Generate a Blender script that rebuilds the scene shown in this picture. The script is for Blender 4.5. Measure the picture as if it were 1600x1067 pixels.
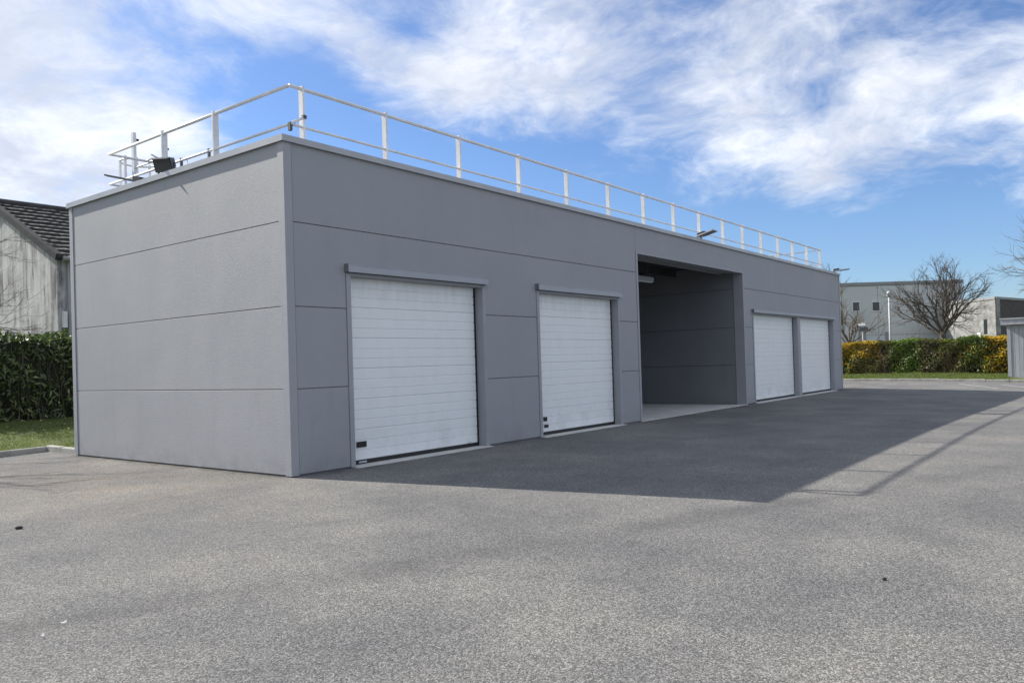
import bpy, math, random
import numpy as np
from mathutils import Vector, Matrix
for o in list(bpy.data.objects): bpy.data.objects.remove(o)
S = bpy.context.scene
C = S.collection
R = math.radians
rng = np.random.default_rng(7)
random.seed(7)

# ------------------------------------------------------------------ camera
cd = bpy.data.cameras.new('camera'); cam = bpy.data.objects.new('camera', cd); C.objects.link(cam)
S.camera = cam
cd.sensor_width = 36.0; cd.lens = 27.884; cd.shift_y = 0.0121; cd.clip_end = 6000; cd.clip_start = .05
RT = Vector((0.6099581, -0.79184206, -0.03061477)); UP = Vector((0.00936141, -0.0314308, 0.99946209)); FW = Vector((0.79237837, 0.60991659, 0.01175872))
m = Matrix((RT, UP, -FW)).transposed().to_4x4(); m.translation = (-6.9708, -9.357, 1.5201)
cam.matrix_world = m
# ------------------------------------------------------------------ light
SUN_EL = R(36.9); SUNV = Vector((-0.18, 0.9837, 0)).normalized() * math.cos(SUN_EL) + Vector((0, 0, math.sin(SUN_EL)))
sd = bpy.data.lights.new('sun', 'SUN'); sun = bpy.data.objects.new('sun', sd); C.objects.link(sun)
sd.energy = 2.0; sd.angle = R(.53); sd.color = (1, .94, .86)
sun.rotation_euler = SUNV.to_track_quat('Z', 'Y').to_euler(); sun.location = SUNV * 60
w = bpy.data.worlds.new('World'); S.world = w; w.use_nodes = True
nt = w.node_tree; nt.nodes.clear()

class G:
    """small node-graph helper"""
    def __init__(s, t): s.t = t
    def n(s, typ, **kw):
        x = s.t.nodes.new(typ)
        for k, v in kw.items(): setattr(x, k, v)
        return x
    def put(s, sock, v):
        if hasattr(v, 'is_linked') or hasattr(v, 'links'): s.t.links.new(v, sock)
        elif v is not None:
            if hasattr(sock.default_value, '__len__') and len(sock.default_value) == 4 and len(v) == 3: v = (*v, 1)
            sock.default_value = v
    def math(s, op, a, b=None, c=None, clamp=False):
        x = s.n('ShaderNodeMath', operation=op, use_clamp=clamp)
        for i, v in enumerate((a, b, c)):
            if v is not None: s.put(x.inputs[i], v)
        return x.outputs[0]
    def vec(s, op, a, b=None, sc=None):
        x = s.n('ShaderNodeVectorMath', operation=op); s.put(x.inputs[0], a)
        if b is not None: s.put(x.inputs[1], b)
        if sc is not None: s.put(x.inputs['Scale'], sc)
        return x.outputs['Value'] if op in ('LENGTH', 'DISTANCE', 'DOT_PRODUCT') else x.outputs[0]
    def noise(s, v, scale, detail=4, rough=.5, dist=0, col=False):
        x = s.n('ShaderNodeTexNoise'); s.put(x.inputs['Vector'], v); s.put(x.inputs['Scale'], scale)
        x.inputs['Detail'].default_value = detail; x.inputs['Roughness'].default_value = rough; x.inputs['Distortion'].default_value = dist
        return x.outputs['Color'] if col else x.outputs[0]
    def voro(s, v, scale, feature='F1', out='Distance', rand=1.0):
        x = s.n('ShaderNodeTexVoronoi', feature=feature); s.put(x.inputs['Vector'], v); x.inputs['Scale'].default_value = scale
        x.inputs['Randomness'].default_value = rand
        return x.outputs[out]
    def mr(s, v, a, b, c=0., d=1., smooth=True):
        x = s.n('ShaderNodeMapRange'); x.interpolation_type = 'SMOOTHSTEP' if smooth else 'LINEAR'
        for k, u in zip(('Value', 'From Min', 'From Max', 'To Min', 'To Max'), (v, a, b, c, d)): s.put(x.inputs[k], u)
        return x.outputs[0]
    def mix(s, f, a, b, blend='MIX'):
        x = s.n('ShaderNodeMix', data_type='RGBA', blend_type=blend)
        s.put(x.inputs[0], f); s.put(x.inputs[6], a); s.put(x.inputs[7], b)
        return x.outputs[2]
    def ramp(s, f, stops):
        x = s.n('ShaderNodeValToRGB'); e = x.color_ramp.elements
        while len(e) < len(stops): e.new(.5)
        for k, (p, c) in zip(e, stops): k.position = p; k.color = (*c, 1)
        s.put(x.inputs[0], f); return x.outputs[0]
    def sep(s, v):
        x = s.n('ShaderNodeSeparateXYZ'); s.put(x.inputs[0], v); return x.outputs
    def comb(s, a, b, c):
        x = s.n('ShaderNodeCombineXYZ')
        for i, v in enumerate((a, b, c)): s.put(x.inputs[i], v)
        return x.outputs[0]
    def mapping(s, v, scale):
        return s.vec('MULTIPLY', v, scale)

g = G(nt)
sky = g.n('ShaderNodeTexSky', sky_type='NISHITA'); sky.sun_disc = False
sky.sun_elevation = SUN_EL; sky.sun_rotation = math.atan2(SUNV.x, SUNV.y)
sky.altitude = 50; sky.air_density = 1.0; sky.dust_density = .6; sky.ozone_density = 1.6
dirv = g.n('ShaderNodeTexCoord').outputs['Generated']
dz = g.sep(dirv)[2]
cl = g.vec('DIVIDE', dirv, g.comb(*(3 * [g.math('ADD', g.math('MAXIMUM', dz, 0.0), .22)])))    # flat cloud layer
warp = g.vec('SCALE', g.vec('SUBTRACT', g.noise(cl, 1.3, 4, col=True), (.5, .5, .5)), sc=.5)
cl2 = g.vec('ADD', cl, warp)
f1 = g.noise(cl2, 1.7, 12, .62)
f2 = g.noise(g.vec('ADD', cl2, (3.1, 1.7, 0)), 5.5, 9, .64)
dens = g.math('ADD', g.math('MULTIPLY', f1, .6), g.math('MULTIPLY', f2, .4))
cov = .635                                    # where the clear patches lie in the broken cloud
for d, s_, wt in (((.36, .88, .27), .20, .05), ((.565, .765, .31), .085, -.24), ((.665, .70, .25), .09, -.28), ((.76, .61, .20), .11, -.30),
                  ((.86, .475, .145), .12, -.32), ((.935, .32, .095), .115, -.30), ((.985, .12, .08), .115, -.28), ((.54, .745, .40), .07, .13), ((.835, .40, .395), .06, -.12), ((.66, .63, .41), .06, -.12),
                  ((.935, .28, .205), .06, .12), ((.96, .10, .36), .10, -.10), ((.90, .25, .33), .06, -.08), ((.955, .17, .235), .10, -.09), ((.70, .62, .345), .10, .07), ((.80, .49, .33), .12, .04)):
    cov = g.math('ADD', cov, g.mr(g.vec('DISTANCE', dirv, d), 0., s_ * 1.5, wt, 0.))
al = g.mr(g.math('ADD', dens, g.math('SUBTRACT', cov, .5)), .46, .74)
al = g.math('MULTIPLY', al, g.mr(dz, .0, .06))
core = g.mr(g.noise(g.vec('ADD', cl2, (9.2, 4.4, 0)), 2.4, 8, .62), .33, .68)
ccol = g.mix(core, (1.95, 2.1, 2.45), (3.35, 3.42, 3.55))
skyc = g.mix(g.math('MULTIPLY', al, .93), g.mix(1., sky.outputs[0], (.262, .326, .43), 'MULTIPLY'), ccol)
bg = g.n('ShaderNodeBackground'); bg.inputs['Strength'].default_value = .1
nt.links.new(skyc, bg.inputs[0]); nt.links.new(bg.outputs[0], g.n('ShaderNodeOutputWorld').inputs[0])
S.view_settings.view_transform = 'Standard'; S.view_settings.look = 'None'; S.view_settings.gamma = 1
S.view_settings.use_curve_mapping = False; S.view_settings.exposure = 1.84
S.render.engine = 'CYCLES'; S.cycles.use_denoising = True; S.cycles.max_bounces = 8; S.cycles.diffuse_bounces = 5

# ------------------------------------------------------------------ materials
M = {}
def mat(name, col=(.5, .5, .5), rough=.6, fn=None, metal=0., spec=.5):
    x = bpy.data.materials.new(name); x.use_nodes = True
    t = x.node_tree; b = t.nodes['Principled BSDF']; gg = G(t)
    b.inputs['Base Color'].default_value = (*col, 1); b.inputs['Roughness'].default_value = rough; b.inputs['Metallic'].default_value = metal
    b.inputs['Specular IOR Level'].default_value = spec
    if fn: fn(gg, b, gg.n('ShaderNodeTexCoord').outputs['Object'])
    M[name] = x; return x
def bump(gg, b, h, dist=.01, strength=1.):
    x = gg.n('ShaderNodeBump'); x.inputs['Distance'].default_value = dist; x.inputs['Strength'].default_value = strength
    gg.put(x.inputs['Height'], h); gg.t.links.new(x.outputs[0], b.inputs['Normal'])
def setc(gg, b, c): gg.put(b.inputs['Base Color'], c)
def geo_pos(gg): return gg.n('ShaderNodeNewGeometry').outputs['Position']
def mottled(c0, c1, scale, bscale=60, bd=.002, stretch=(1, 1, 1)):
    def f(gg, b, o):
        p = gg.mapping(geo_pos(gg), stretch)
        n = gg.noise(p, scale, 6, .6); setc(gg, b, gg.mix(gg.mr(n, .3, .7), c0, c1))
        bump(gg, b, gg.noise(p, bscale, 4), bd)
    return f

def f_asphalt(gg, b, o):
    p = geo_pos(gg); x, y, z = gg.sep(p)
    p2 = gg.comb(x, y, 0.)
    chip = gg.voro(p2, 112, out='Color'); chv = gg.sep(chip)[0]
    dist = gg.voro(p2, 112)
    fine = gg.noise(p2, 210, 3, .6)
    mid = gg.noise(p2, 30, 5, .7)
    big = gg.noise(p2, .38, 6, .6); big2 = gg.noise(gg.vec('ADD', p2, (40, 13, 0)), .9, 5, .65)
    v = gg.math('ADD', gg.math('MULTIPLY', chv, .62), gg.math('MULTIPLY', fine, .55))
    c = gg.ramp(gg.math('SUBTRACT', v, .08), ((.0, (.034, .034, .034)), (.3, (.10, .10, .10)), (.6, (.180, .179, .177)), (1., (.42, .41, .40))))
    c = gg.mix(.8, c, gg.mix(gg.mr(mid, .25, .75), (.80, .80, .80), (1.18, 1.175, 1.165)), 'MULTIPLY')
    c = gg.mix(1., c, (1.0, 1.0, .978), 'MULTIPLY')
    c = gg.mix(.9, c, gg.mix(gg.mr(big, .32, .68), (.80, .81, .83), (1.14, 1.12, 1.08)), 'MULTIPLY')
    c = gg.mix(.8, c, gg.mix(gg.mr(big2, .35, .65), (.87, .88, .90), (1.12, 1.11, 1.09)), 'MULTIPLY')
    # warm mossy dust near the side wall
    dw = gg.vec('DISTANCE', gg.comb(gg.math('MULTIPLY', x, .55), gg.math('MULTIPLY', y, .3), 0.), (-.9, .75, 0))
    warm = gg.math('MULTIPLY', gg.mr(dw, .2, 1.7, 1., 0.), gg.mr(gg.noise(p2, 1.3, 5, .65), .36, .66))
    c = gg.mix(gg.math('MULTIPLY', warm, .75), c, gg.mix(1., c, (1.09, .97, .86), 'MULTIPLY'))
    # paving seam and old tyre sweep
    wob = gg.math('MULTIPLY', gg.math('SUBTRACT', gg.noise(p2, .8, 4, .6), .5), .7)
    l = gg.math('ADD', gg.math('ADD', gg.math('MULTIPLY', x, .382), gg.math('MULTIPLY', y, .924)), 5.63)
    l2 = gg.math('ABSOLUTE', gg.math('ADD', l, wob))
    ys = gg.math('SUBTRACT', gg.math('ABSOLUTE', gg.math('ADD', l, gg.math('MULTIPLY', wob, .6))), .0)
    streak = gg.math('MULTIPLY', gg.mr(l2, .02, .34, 1., 0.), gg.mr(gg.noise(p2, .55, 4), .32, .6))
    c = gg.mix(gg.math('MULTIPLY', streak, .36), c, (.055, .055, .058))
    l3 = gg.math('ABSOLUTE', gg.math('ADD', gg.math('ADD', gg.math('MULTIPLY', y, 1.), 9.4), gg.math('MULTIPLY', wob, 1.4)))
    streak2 = gg.math('MULTIPLY', gg.mr(l3, .1, .6, 1., 0.), gg.mr(gg.noise(p2, .3, 4), .4, .62))
    c = gg.mix(gg.math('MULTIPLY', streak2, .25), c, (.06, .06, .064))
    # damp dirt line along the foot of the garage
    edge = gg.math('MULTIPLY', gg.mr(gg.math('ABSOLUTE', gg.math('ADD', y, .05)), .02, .5, 1., 0.), gg.mr(gg.noise(p2, 2.2, 5), .35, .7))
    edge = gg.math('MULTIPLY', edge, gg.mr(x, .2, .8))
    c = gg.mix(gg.math('MULTIPLY', edge, .4), c, (.05, .05, .042))
    e2 = gg.math('MULTIPLY', gg.mr(gg.math('ABSOLUTE', gg.math('ADD', x, .03)), .01, .20, 1., 0.), gg.mr(gg.noise(p2, 3.5, 5, .65), .3, .62))
    e2 = gg.math('MULTIPLY', e2, gg.math('MULTIPLY', gg.mr(y, -.1, .3), gg.mr(y, 6.6, 7.2, 1., 0.)))
    c = gg.mix(gg.math('MULTIPLY', e2, .7), c, (.062, .055, .036))
    setc(gg, b, c)
    h = gg.math('ADD', gg.math('MULTIPLY', gg.math('SUBTRACT', 1., dist), .7), gg.math('MULTIPLY', fine, .5))
    bump(gg, b, gg.math('ADD', h, gg.math('MULTIPLY', mid, .5)), .006, .8)
    b.inputs['Roughness'].default_value = .92; b.inputs['Specular IOR Level'].default_value = .25
mat('asphalt', fn=f_asphalt)

def f_panel(c0, c1, axis):
    def f(gg, b, o):
        p = geo_pos(gg); x, y, z = gg.sep(p)
        u = x if axis == 'x' else y
        n = gg.noise(p, .5, 5, .6); st = gg.noise(gg.comb(gg.math('MULTIPLY', u, 2.2), 0., gg.math('MULTIPLY', z, .25)), 2., 5, .6)
        c = gg.mix(gg.mr(n, .3, .7), c0, c1)
        c = gg.mix(gg.math('MULTIPLY', gg.mr(st, .5, .78), .22), c, tuple(v * .78 for v in c0))
        # splash dirt at the foot
        foot = gg.math('MULTIPLY', gg.mr(z, .0, .45, 1., 0.), gg.mr(gg.noise(p, 3.5, 5, .65), .35, .7))
        c = gg.mix(gg.math('MULTIPLY', foot, .3), c, (.15, .14, .125))
        isl = gg.n('ShaderNodeNewGeometry').outputs['Random Per Island']
        c = gg.mix(1., c, gg.mix(isl, (.975, .975, .975), (1.02, 1.02, 1.02)), 'MULTIPLY')
        setc(gg, b, c)
        # micro-ribbed embossed steel: fine horizontal ribs broken up by stucco grain
        wv = gg.math('SINE', gg.math('ADD', gg.math('MULTIPLY', z, 2 * math.pi / .027), gg.math('MULTIPLY', gg.noise(p, 9, 3), 1.4)))
        gr = gg.noise(gg.comb(gg.math('MULTIPLY', x, .34), gg.math('MULTIPLY', y, .34), z), 95, 5, .7)
        ocn = gg.noise(p, 1.1, 2, .4)
        bump(gg, b, gg.math('ADD', gg.math('ADD', gg.math('MULTIPLY', wv, .05), gg.math('MULTIPLY', gr, 1.9)), gg.math('MULTIPLY', ocn, 3.)), .0030, .85)
        b.inputs['Roughness'].default_value = .72; b.inputs['Specular IOR Level'].default_value = 1.
    return f
GREY = (.298, .306, .324); GREY2 = (.32, .327, .344)
mat('panel_front', fn=f_panel(GREY, GREY2, 'x'))
mat('panel_side', fn=f_panel(GREY, GREY2, 'y'))
mat('trim', (.19, .204, .235), .62, mottled((.295, .304, .324), (.322, .330, .349), 2.2, 90, .002), spec=1.)
mat('coping', (.26, .27, .29), .38, mottled((.33, .34, .355), (.40, .41, .42), 1.6, 60, .001), spec=1.)
mat('joint', (.15, .155, .168), .7)
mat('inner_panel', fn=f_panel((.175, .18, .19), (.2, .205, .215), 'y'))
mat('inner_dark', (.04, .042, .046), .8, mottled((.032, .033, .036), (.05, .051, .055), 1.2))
def f_door(gg, b, o):
    p = geo_pos(gg); x, y, z = gg.sep(p)
    st = gg.noise(gg.comb(gg.math('MULTIPLY', x, 1.6), 0., gg.math('MULTIPLY', z, .5)), 2.4, 6, .65)
    c = gg.mix(gg.mr(st, .42, .75), (.86, .865, .855), (.815, .825, .815))
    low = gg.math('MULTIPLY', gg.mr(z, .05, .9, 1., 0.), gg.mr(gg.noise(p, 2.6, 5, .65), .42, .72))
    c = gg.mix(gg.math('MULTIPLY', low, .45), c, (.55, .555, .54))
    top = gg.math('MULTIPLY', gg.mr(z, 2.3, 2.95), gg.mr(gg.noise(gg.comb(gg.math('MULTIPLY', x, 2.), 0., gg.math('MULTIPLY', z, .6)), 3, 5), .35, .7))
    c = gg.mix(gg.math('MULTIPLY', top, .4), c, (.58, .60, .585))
    setc(gg, b, c)
    bump(gg, b, gg.noise(gg.comb(gg.math('MULTIPLY', x, .25), 0., z), 95, 4, .6), .0012)
    b.inputs['Roughness'].default_value = .42
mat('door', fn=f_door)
mat('rubber', (.012, .012, .013), .6)
mat('concrete', fn=mottled((.52, .51, .48), (.64, .63, .60), 1.7, 40, .003), rough=.85)
mat('kerb_concrete', fn=mottled((.25, .245, .22), (.40, .39, .36), 2.5, 50, .006), rough=.9)
mat('galv', (.72, .73, .74), .36, mottled((.64, .65, .66), (.80, .80, .80), 3, 30, .0004), metal=.0)
mat('clamp', (.05, .055, .06), .5)
mat('black_metal', (.018, .019, .021), .45)
mat('flood_grey', (.46, .47, .48), .4, mottled((.40, .41, .42), (.50, .51, .52), 6))
mat('flood_glass', (.06, .065, .07), .08)
mat('white_plastic', (.6, .6, .6), .5, mottled((.42, .425, .43), (.50, .505, .51), 5))
mat('paint_line', (.5, .5, .48), .8, mottled((.2, .2, .19), (.58, .58, .56), 9))
mat('stone_dark', (.02, .02, .02), .9, mottled((.012, .012, .012), (.04, .038, .035), 60))
mat('paper', (.75, .75, .72), .7)
mat('dry_leaf', (.32, .29, .21), .8, mottled((.2, .17, .11), (.42, .39, .30), 9))
mat('lawn_soil', fn=mottled((.060, .085, .018), (.105, .125, .032), 1.6, 40, .02), rough=.95)
mat('earth', fn=mottled((.055, .075, .022), (.11, .11, .05), .35, 20, .03), rough=.95)
def f_leaf(stops, rough=.42, trans=.25):
    def f(gg, b, o):
        isl = gg.n('ShaderNodeNewGeometry').outputs['Random Per Island']
        c = gg.ramp(isl, stops)
        n = gg.noise(geo_pos(gg), 1.4, 4)
        c = gg.mix(1., c, gg.mix(gg.mr(n, .3, .7), (.72, .72, .72), (1.2, 1.2, 1.1)), 'MULTIPLY')
        setc(gg, b, c); b.inputs['Roughness'].default_value = rough
        tr = gg.n('ShaderNodeBsdfTranslucent'); gg.put(tr.inputs[0], gg.mix(1., c, (1.5, 1.7, .8), 'MULTIPLY'))
        ms = gg.n('ShaderNodeMixShader'); ms.inputs[0].default_value = trans
        gg.t.links.new(b.outputs[0], ms.inputs[1]); gg.t.links.new(tr.outputs[0], ms.inputs[2])
        gg.t.links.new(ms.outputs[0], gg.t.nodes['Material Output'].inputs[0])
    return f
mat('grass', fn=f_leaf(((0, (.060, .095, .014)), (.5, (.10, .135, .026)), (.85, (.135, .165, .040)), (1, (.26, .25, .10))), .6, .3))
mat('laurel', fn=f_leaf(((0, (.030, .052, .016)), (.45, (.060, .092, .026)), (.8, (.11, .15, .05)), (1, (.30, .32, .16))), .3, .22))
mat('leaf_green', fn=f_leaf(((0, (.06, .115, .012)), (.6, (.13, .21, .025)), (1, (.24, .31, .05))), .4, .35))
mat('leaf_dark', fn=f_leaf(((0, (.035, .065, .014)), (.6, (.068, .105, .023)), (1, (.15, .18, .055))), .4, .28))
mat('leaf_brown', fn=f_leaf(((0, (.08, .066, .034)), (.5, (.15, .125, .062)), (1, (.26, .22, .11))), .6, .25))
mat('leaf_olive', fn=f_leaf(((0, (.085, .085, .014)), (.6, (.16, .15, .024)), (1, (.33, .26, .03))), .5, .3))
mat('petal_yellow', fn=f_leaf(((0, (.50, .29, .010)), (.5, (.68, .43, .014)), (1, (.78, .56, .04))), .5, .3))
mat('petal_orange', fn=f_leaf(((0, (.40, .21, .015)), (.5, (.55, .32, .02)), (1, (.66, .45, .04))), .5, .3))
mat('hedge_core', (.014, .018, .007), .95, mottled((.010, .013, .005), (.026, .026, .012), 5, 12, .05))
mat('bark', fn=mottled((.055, .045, .036), (.12, .105, .085), 8, 50, .006, (1, 1, .3)), rough=.9)
mat('bark_pale', fn=mottled((.11, .095, .08), (.20, .18, .155), 8, 50, .006, (1, 1, .3)), rough=.9)
mat('bark_warm', fn=mottled((.13, .085, .05), (.22, .15, .09), 8, 50, .006, (1, 1, .3)), rough=.9)
def f_stained(gg, b, o):
    p = geo_pos(gg); x, y, z = gg.sep(p)
    s = gg.noise(gg.comb(gg.math('MULTIPLY', x, 1.), y, gg.math('MULTIPLY', z, .13)), 2.2, 6, .62)
    s2 = gg.noise(gg.comb(x, y, gg.math('MULTIPLY', z, .10)), 6., 5, .6)
    n = gg.noise(p, 1.2, 6, .6)
    c = gg.mix(gg.mr(n, .3, .7), (.47, .465, .455), (.60, .595, .58))
    v = gg.math('ADD', gg.math('MULTIPLY', gg.mr(s, .38, .62), .75), gg.math('MULTIPLY', gg.mr(s2, .44, .66), .5))
    v = gg.math('MULTIPLY', v, gg.mr(gg.noise(p, .75, 5, .65), .36, .62, .1, 1.2))
    c = gg.mix(gg.math('MULTIPLY', v, .9, clamp=True), c, (.115, .11, .112))
    setc(gg, b, c); b.inputs['Roughness'].default_value = .9; bump(gg, b, gg.noise(p, 60, 4), .004)
mat('stained_render', fn=f_stained)
mat('slate_tile', fn=mottled((.040, .040, .041), (.075, .073, .071), 3.5, 40, .006), rough=.85)
mat('verge', (.03, .034, .038), .85, mottled((.024, .028, .031), (.042, .047, .052), 3), spec=.2)
mat('gutter', (.30, .30, .29), .5)
mat('glass', (.03, .035, .04), .06)
mat('far_grey', fn=mottled((.52, .53, .52), (.60, .61, .60), .35, 15, .004, (1, 1, .5)), rough=.7)
mat('far_grey2', fn=mottled((.54, .56, .58), (.62, .635, .65), .35, 15, .004), rough=.7)
mat('far_trim', (.26, .27, .27), .6)
mat('stone_pale', fn=mottled((.17, .17, .165), (.33, .33, .32), 2.2, 12, .03), rough=.9)
mat('tile_dark', fn=mottled((.035, .033, .033), (.10, .085, .078), 4.5, 9, .03, (1, 1, 2.5)), rough=.85)
mat('wood_grey', fn=mottled((.30, .31, .33), (.41, .42, .44), 2.8, 40, .004, (1, 1, .12)), rough=.8)
mat('wood_grey2', fn=mottled((.34, .35, .37), (.45, .46, .48), 2.8, 40, .004, (1, 1, .12)), rough=.8)
mat('white_paint', (.7, .7, .69), .5, mottled((.62, .62, .61), (.76, .76, .75), 3))

# ------------------------------------------------------------------ mesh helpers
class MB:
    def __init__(s): s.v = []; s.f = []
    def add(s, vs, fs):
        k = len(s.v); s.v += [tuple(p) for p in vs]; s.f += [tuple(i + k for i in f) for f in fs]; return s
    def box(s, x0, x1, y0, y1, z0, z1):
        return s.add([(x0, y0, z0), (x1, y0, z0), (x1, y1, z0), (x0, y1, z0), (x0, y0, z1), (x1, y0, z1), (x1, y1, z1), (x0, y1, z1)],
                     [(3, 2, 1, 0), (4, 5, 6, 7), (0, 1, 5, 4), (1, 2, 6, 5), (2, 3, 7, 6), (3, 0, 4, 7)])
    def obox(s, c, ax, ay, az, hx, hy, hz):
        """box with its own axes"""
        c, ax, ay, az = Vector(c), Vector(ax).normalized(), Vector(ay).normalized(), Vector(az).normalized()
        vs = [c + ax * (a * hx) + ay * (b * hy) + az * (d * hz) for d in (-1, 1) for a, b in ((-1, -1), (1, -1), (1, 1), (-1, 1))]
        return s.add(vs, [(3, 2, 1, 0), (4, 5, 6, 7), (0, 1, 5, 4), (1, 2, 6, 5), (2, 3, 7, 6), (3, 0, 4, 7)])
    def tube(s, pts, r, n=10, caps=True, r1=None):
        pts = [Vector(p) for p in pts]; k = len(s.v); N = len(pts)
        for i, p in enumerate(pts):
            d = (pts[min(i + 1, N - 1)] - pts[max(i - 1, 0)]).normalized()
            a = d.orthogonal() if abs(d.z) > .9 else Vector((0, 0, 1)).cross(d); a.normalize(); b2 = d.cross(a)
            rr = r if r1 is None else r + (r1 - r) * i / (N - 1)
            s.v += [tuple(p + (a * math.cos(t) + b2 * math.sin(t)) * rr) for t in (2 * math.pi * j / n for j in range(n))]
        for i in range(N - 1):
            for j in range(n):
                s.f.append((k + i * n + j, k + i * n + (j + 1) % n, k + (i + 1) * n + (j + 1) % n, k + (i + 1) * n + j))
        if caps: s.f += [tuple(k + j for j in reversed(range(n))), tuple(k + (N - 1) * n + j for j in range(n))]
        return s
    def panel(s, poly, mapf, t=.05, ch=.005, cd_=.007):
        """flat panel with a chamfered rim; poly = ccw (u, w) points, mapf(u, w, depth) -> xyz"""
        n = len(poly); ins = []
        for i in range(n):
            p0, p1, p2 = (Vector(poly[j % n]) for j in (i - 1, i, i + 1))
            a = (p1 - p0).normalized(); b2 = (p2 - p1).normalized()
            na, nb = Vector((-a.y, a.x)), Vector((-b2.y, b2.x))
            ins.append(tuple(p1 + (na + nb) * ch))
        vs = [mapf(u, w_, t) for u, w_ in poly] + [mapf(u, w_, cd_) for u, w_ in poly] + [mapf(u, w_, 0.) for u, w_ in ins]
        fs = [(i, (i + 1) % n, n + (i + 1) % n, n + i) for i in range(n)] + [(n + i, n + (i + 1) % n, 2 * n + (i + 1) % n, 2 * n + i) for i in range(n)] + [tuple(range(2 * n, 3 * n))]
        return s.add(vs, fs)
    def build(s, name, m_, parent=None, smooth=False, loc=None):
        me = bpy.data.meshes.new(name); org = Vector((0, 0, 0))
        if parent is not None: org = world_org(parent)
        if loc is not None: org = Vector(loc)
        me.from_pydata([tuple(Vector(p) - org) for p in s.v], [], s.f); me.materials.append(M[m_])
        if smooth: me.shade_smooth()
        me.update()
        o = bpy.data.objects.new(name, me); C.objects.link(o)
        if parent is not None:
            o.parent = parent; o.location = org - world_org(parent)
        else: o.location = org
        return o
def world_org(o):
    p = Vector(o.location)
    while o.parent: o = o.parent; p += Vector(o.location)
    return p
def thing(name, loc, label, cat, group=None):
    o = bpy.data.objects.new(name, None); C.objects.link(o); o.location = loc; o.empty_display_size = .3
    return tag(o, label, cat, group)
def tag(o, label, cat, group=None):
    o['label'] = label; o['category'] = cat
    if group: o['group'] = group
    return o
def struct(o): o['kind'] = 'structure'; return o
def fast_mesh(name, verts, faces, m_, parent=None, smooth=False):
    """numpy verts (n,3) and faces (k, 3 or 4)"""
    me = bpy.data.meshes.new(name); verts = np.asarray(verts, dtype=np.float32); faces = np.asarray(faces, dtype=np.int32)
    if parent is not None: verts = verts - np.array(world_org(parent), dtype=np.float32)
    k = faces.shape[1]
    me.vertices.add(len(verts)); me.vertices.foreach_set('co', verts.ravel())
    me.loops.add(faces.size); me.loops.foreach_set('vertex_index', faces.ravel())
    me.polygons.add(len(faces)); me.polygons.foreach_set('loop_start', np.arange(0, faces.size, k, dtype=np.int32))
    me.polygons.foreach_set('loop_total', np.full(len(faces), k, dtype=np.int32))
    me.update(calc_edges=True); me.materials.append(M[m_])
    if smooth: me.shade_smooth()
    o = bpy.data.objects.new(name, me); C.objects.link(o)
    if parent is not None: o.parent = parent
    return o

def sst(a, b, x):
    t = np.clip((x - a) / (b - a), 0, 1); return t * t * (3 - 2 * t)
def gz(x, y):                                  # the yard falls gently away from the garage
    return -.025 * sst(8, 28, np.asarray(x, float)) * np.clip(-np.asarray(y, float), 0, 20)
def grid(name, xs, ys, zf, m_):
    X, Y = np.meshgrid(xs, ys, indexing='ij'); Z = zf(X, Y)
    v = np.stack([X, Y, Z], -1).reshape(-1, 3); nx, ny = len(xs), len(ys)
    i, j = np.meshgrid(np.arange(nx - 1), np.arange(ny - 1), indexing='ij'); a = (i * ny + j).ravel()
    return fast_mesh(name, v, np.stack([a, a + ny, a + ny + 1, a + 1], -1), m_, smooth=True)

# ------------------------------------------------------------------ ground
far = np.array([-2500, -800, -300, -120])
struct(grid('ground', np.concatenate([far, np.arange(-80, 121, 4), -far[::-1]]), np.concatenate([far, np.arange(-80, 121, 4), -far[::-1]]), lambda x, y: gz(x, y) - .06, 'earth'))
struct(grid('asphalt_yard', np.append(np.arange(-60, 37.5, 1.), 37.75), np.arange(-60, 61, 1.), lambda x, y: gz(x, y), 'asphalt'))
KX = .12
def y0(x): return np.where(x < KX, 8.30 + (x - KX) * .263, 6.95)
def lz(x, y): return .07 + .27 * sst(8., 14.2, y) + .0 * x
xs = np.concatenate([np.arange(-60, -6, 3.), np.arange(-6, KX - .05, .4), [KX - .01, KX + .01], np.arange(.6, 27, 1.)])
ts = np.concatenate([np.linspace(0, 1, 20) ** 1.3 * 8, [12, 20, 40, 90]])
XX = np.repeat(xs[:, None], len(ts), 1); YY = y0(XX) + ts[None, :]
vv = np.stack([XX, YY, lz(XX, YY)], -1).reshape(-1, 3); ii, jj = np.meshgrid(np.arange(len(xs) - 1), np.arange(len(ts) - 1), indexing='ij'); aa = (ii * len(ts) + jj).ravel()
struct(fast_mesh('lawn', vv, np.stack([aa, aa + len(ts), aa + len(ts) + 1, aa + 1], -1), 'lawn_soil', smooth=True))
struct(grid('lawn', np.arange(37.8, 75, 1.5), np.arange(-60, 81, 3.), lambda x, y: gz(x, y) + .09 + .05 * sst(38, 45, x), 'lawn_soil'))

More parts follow.
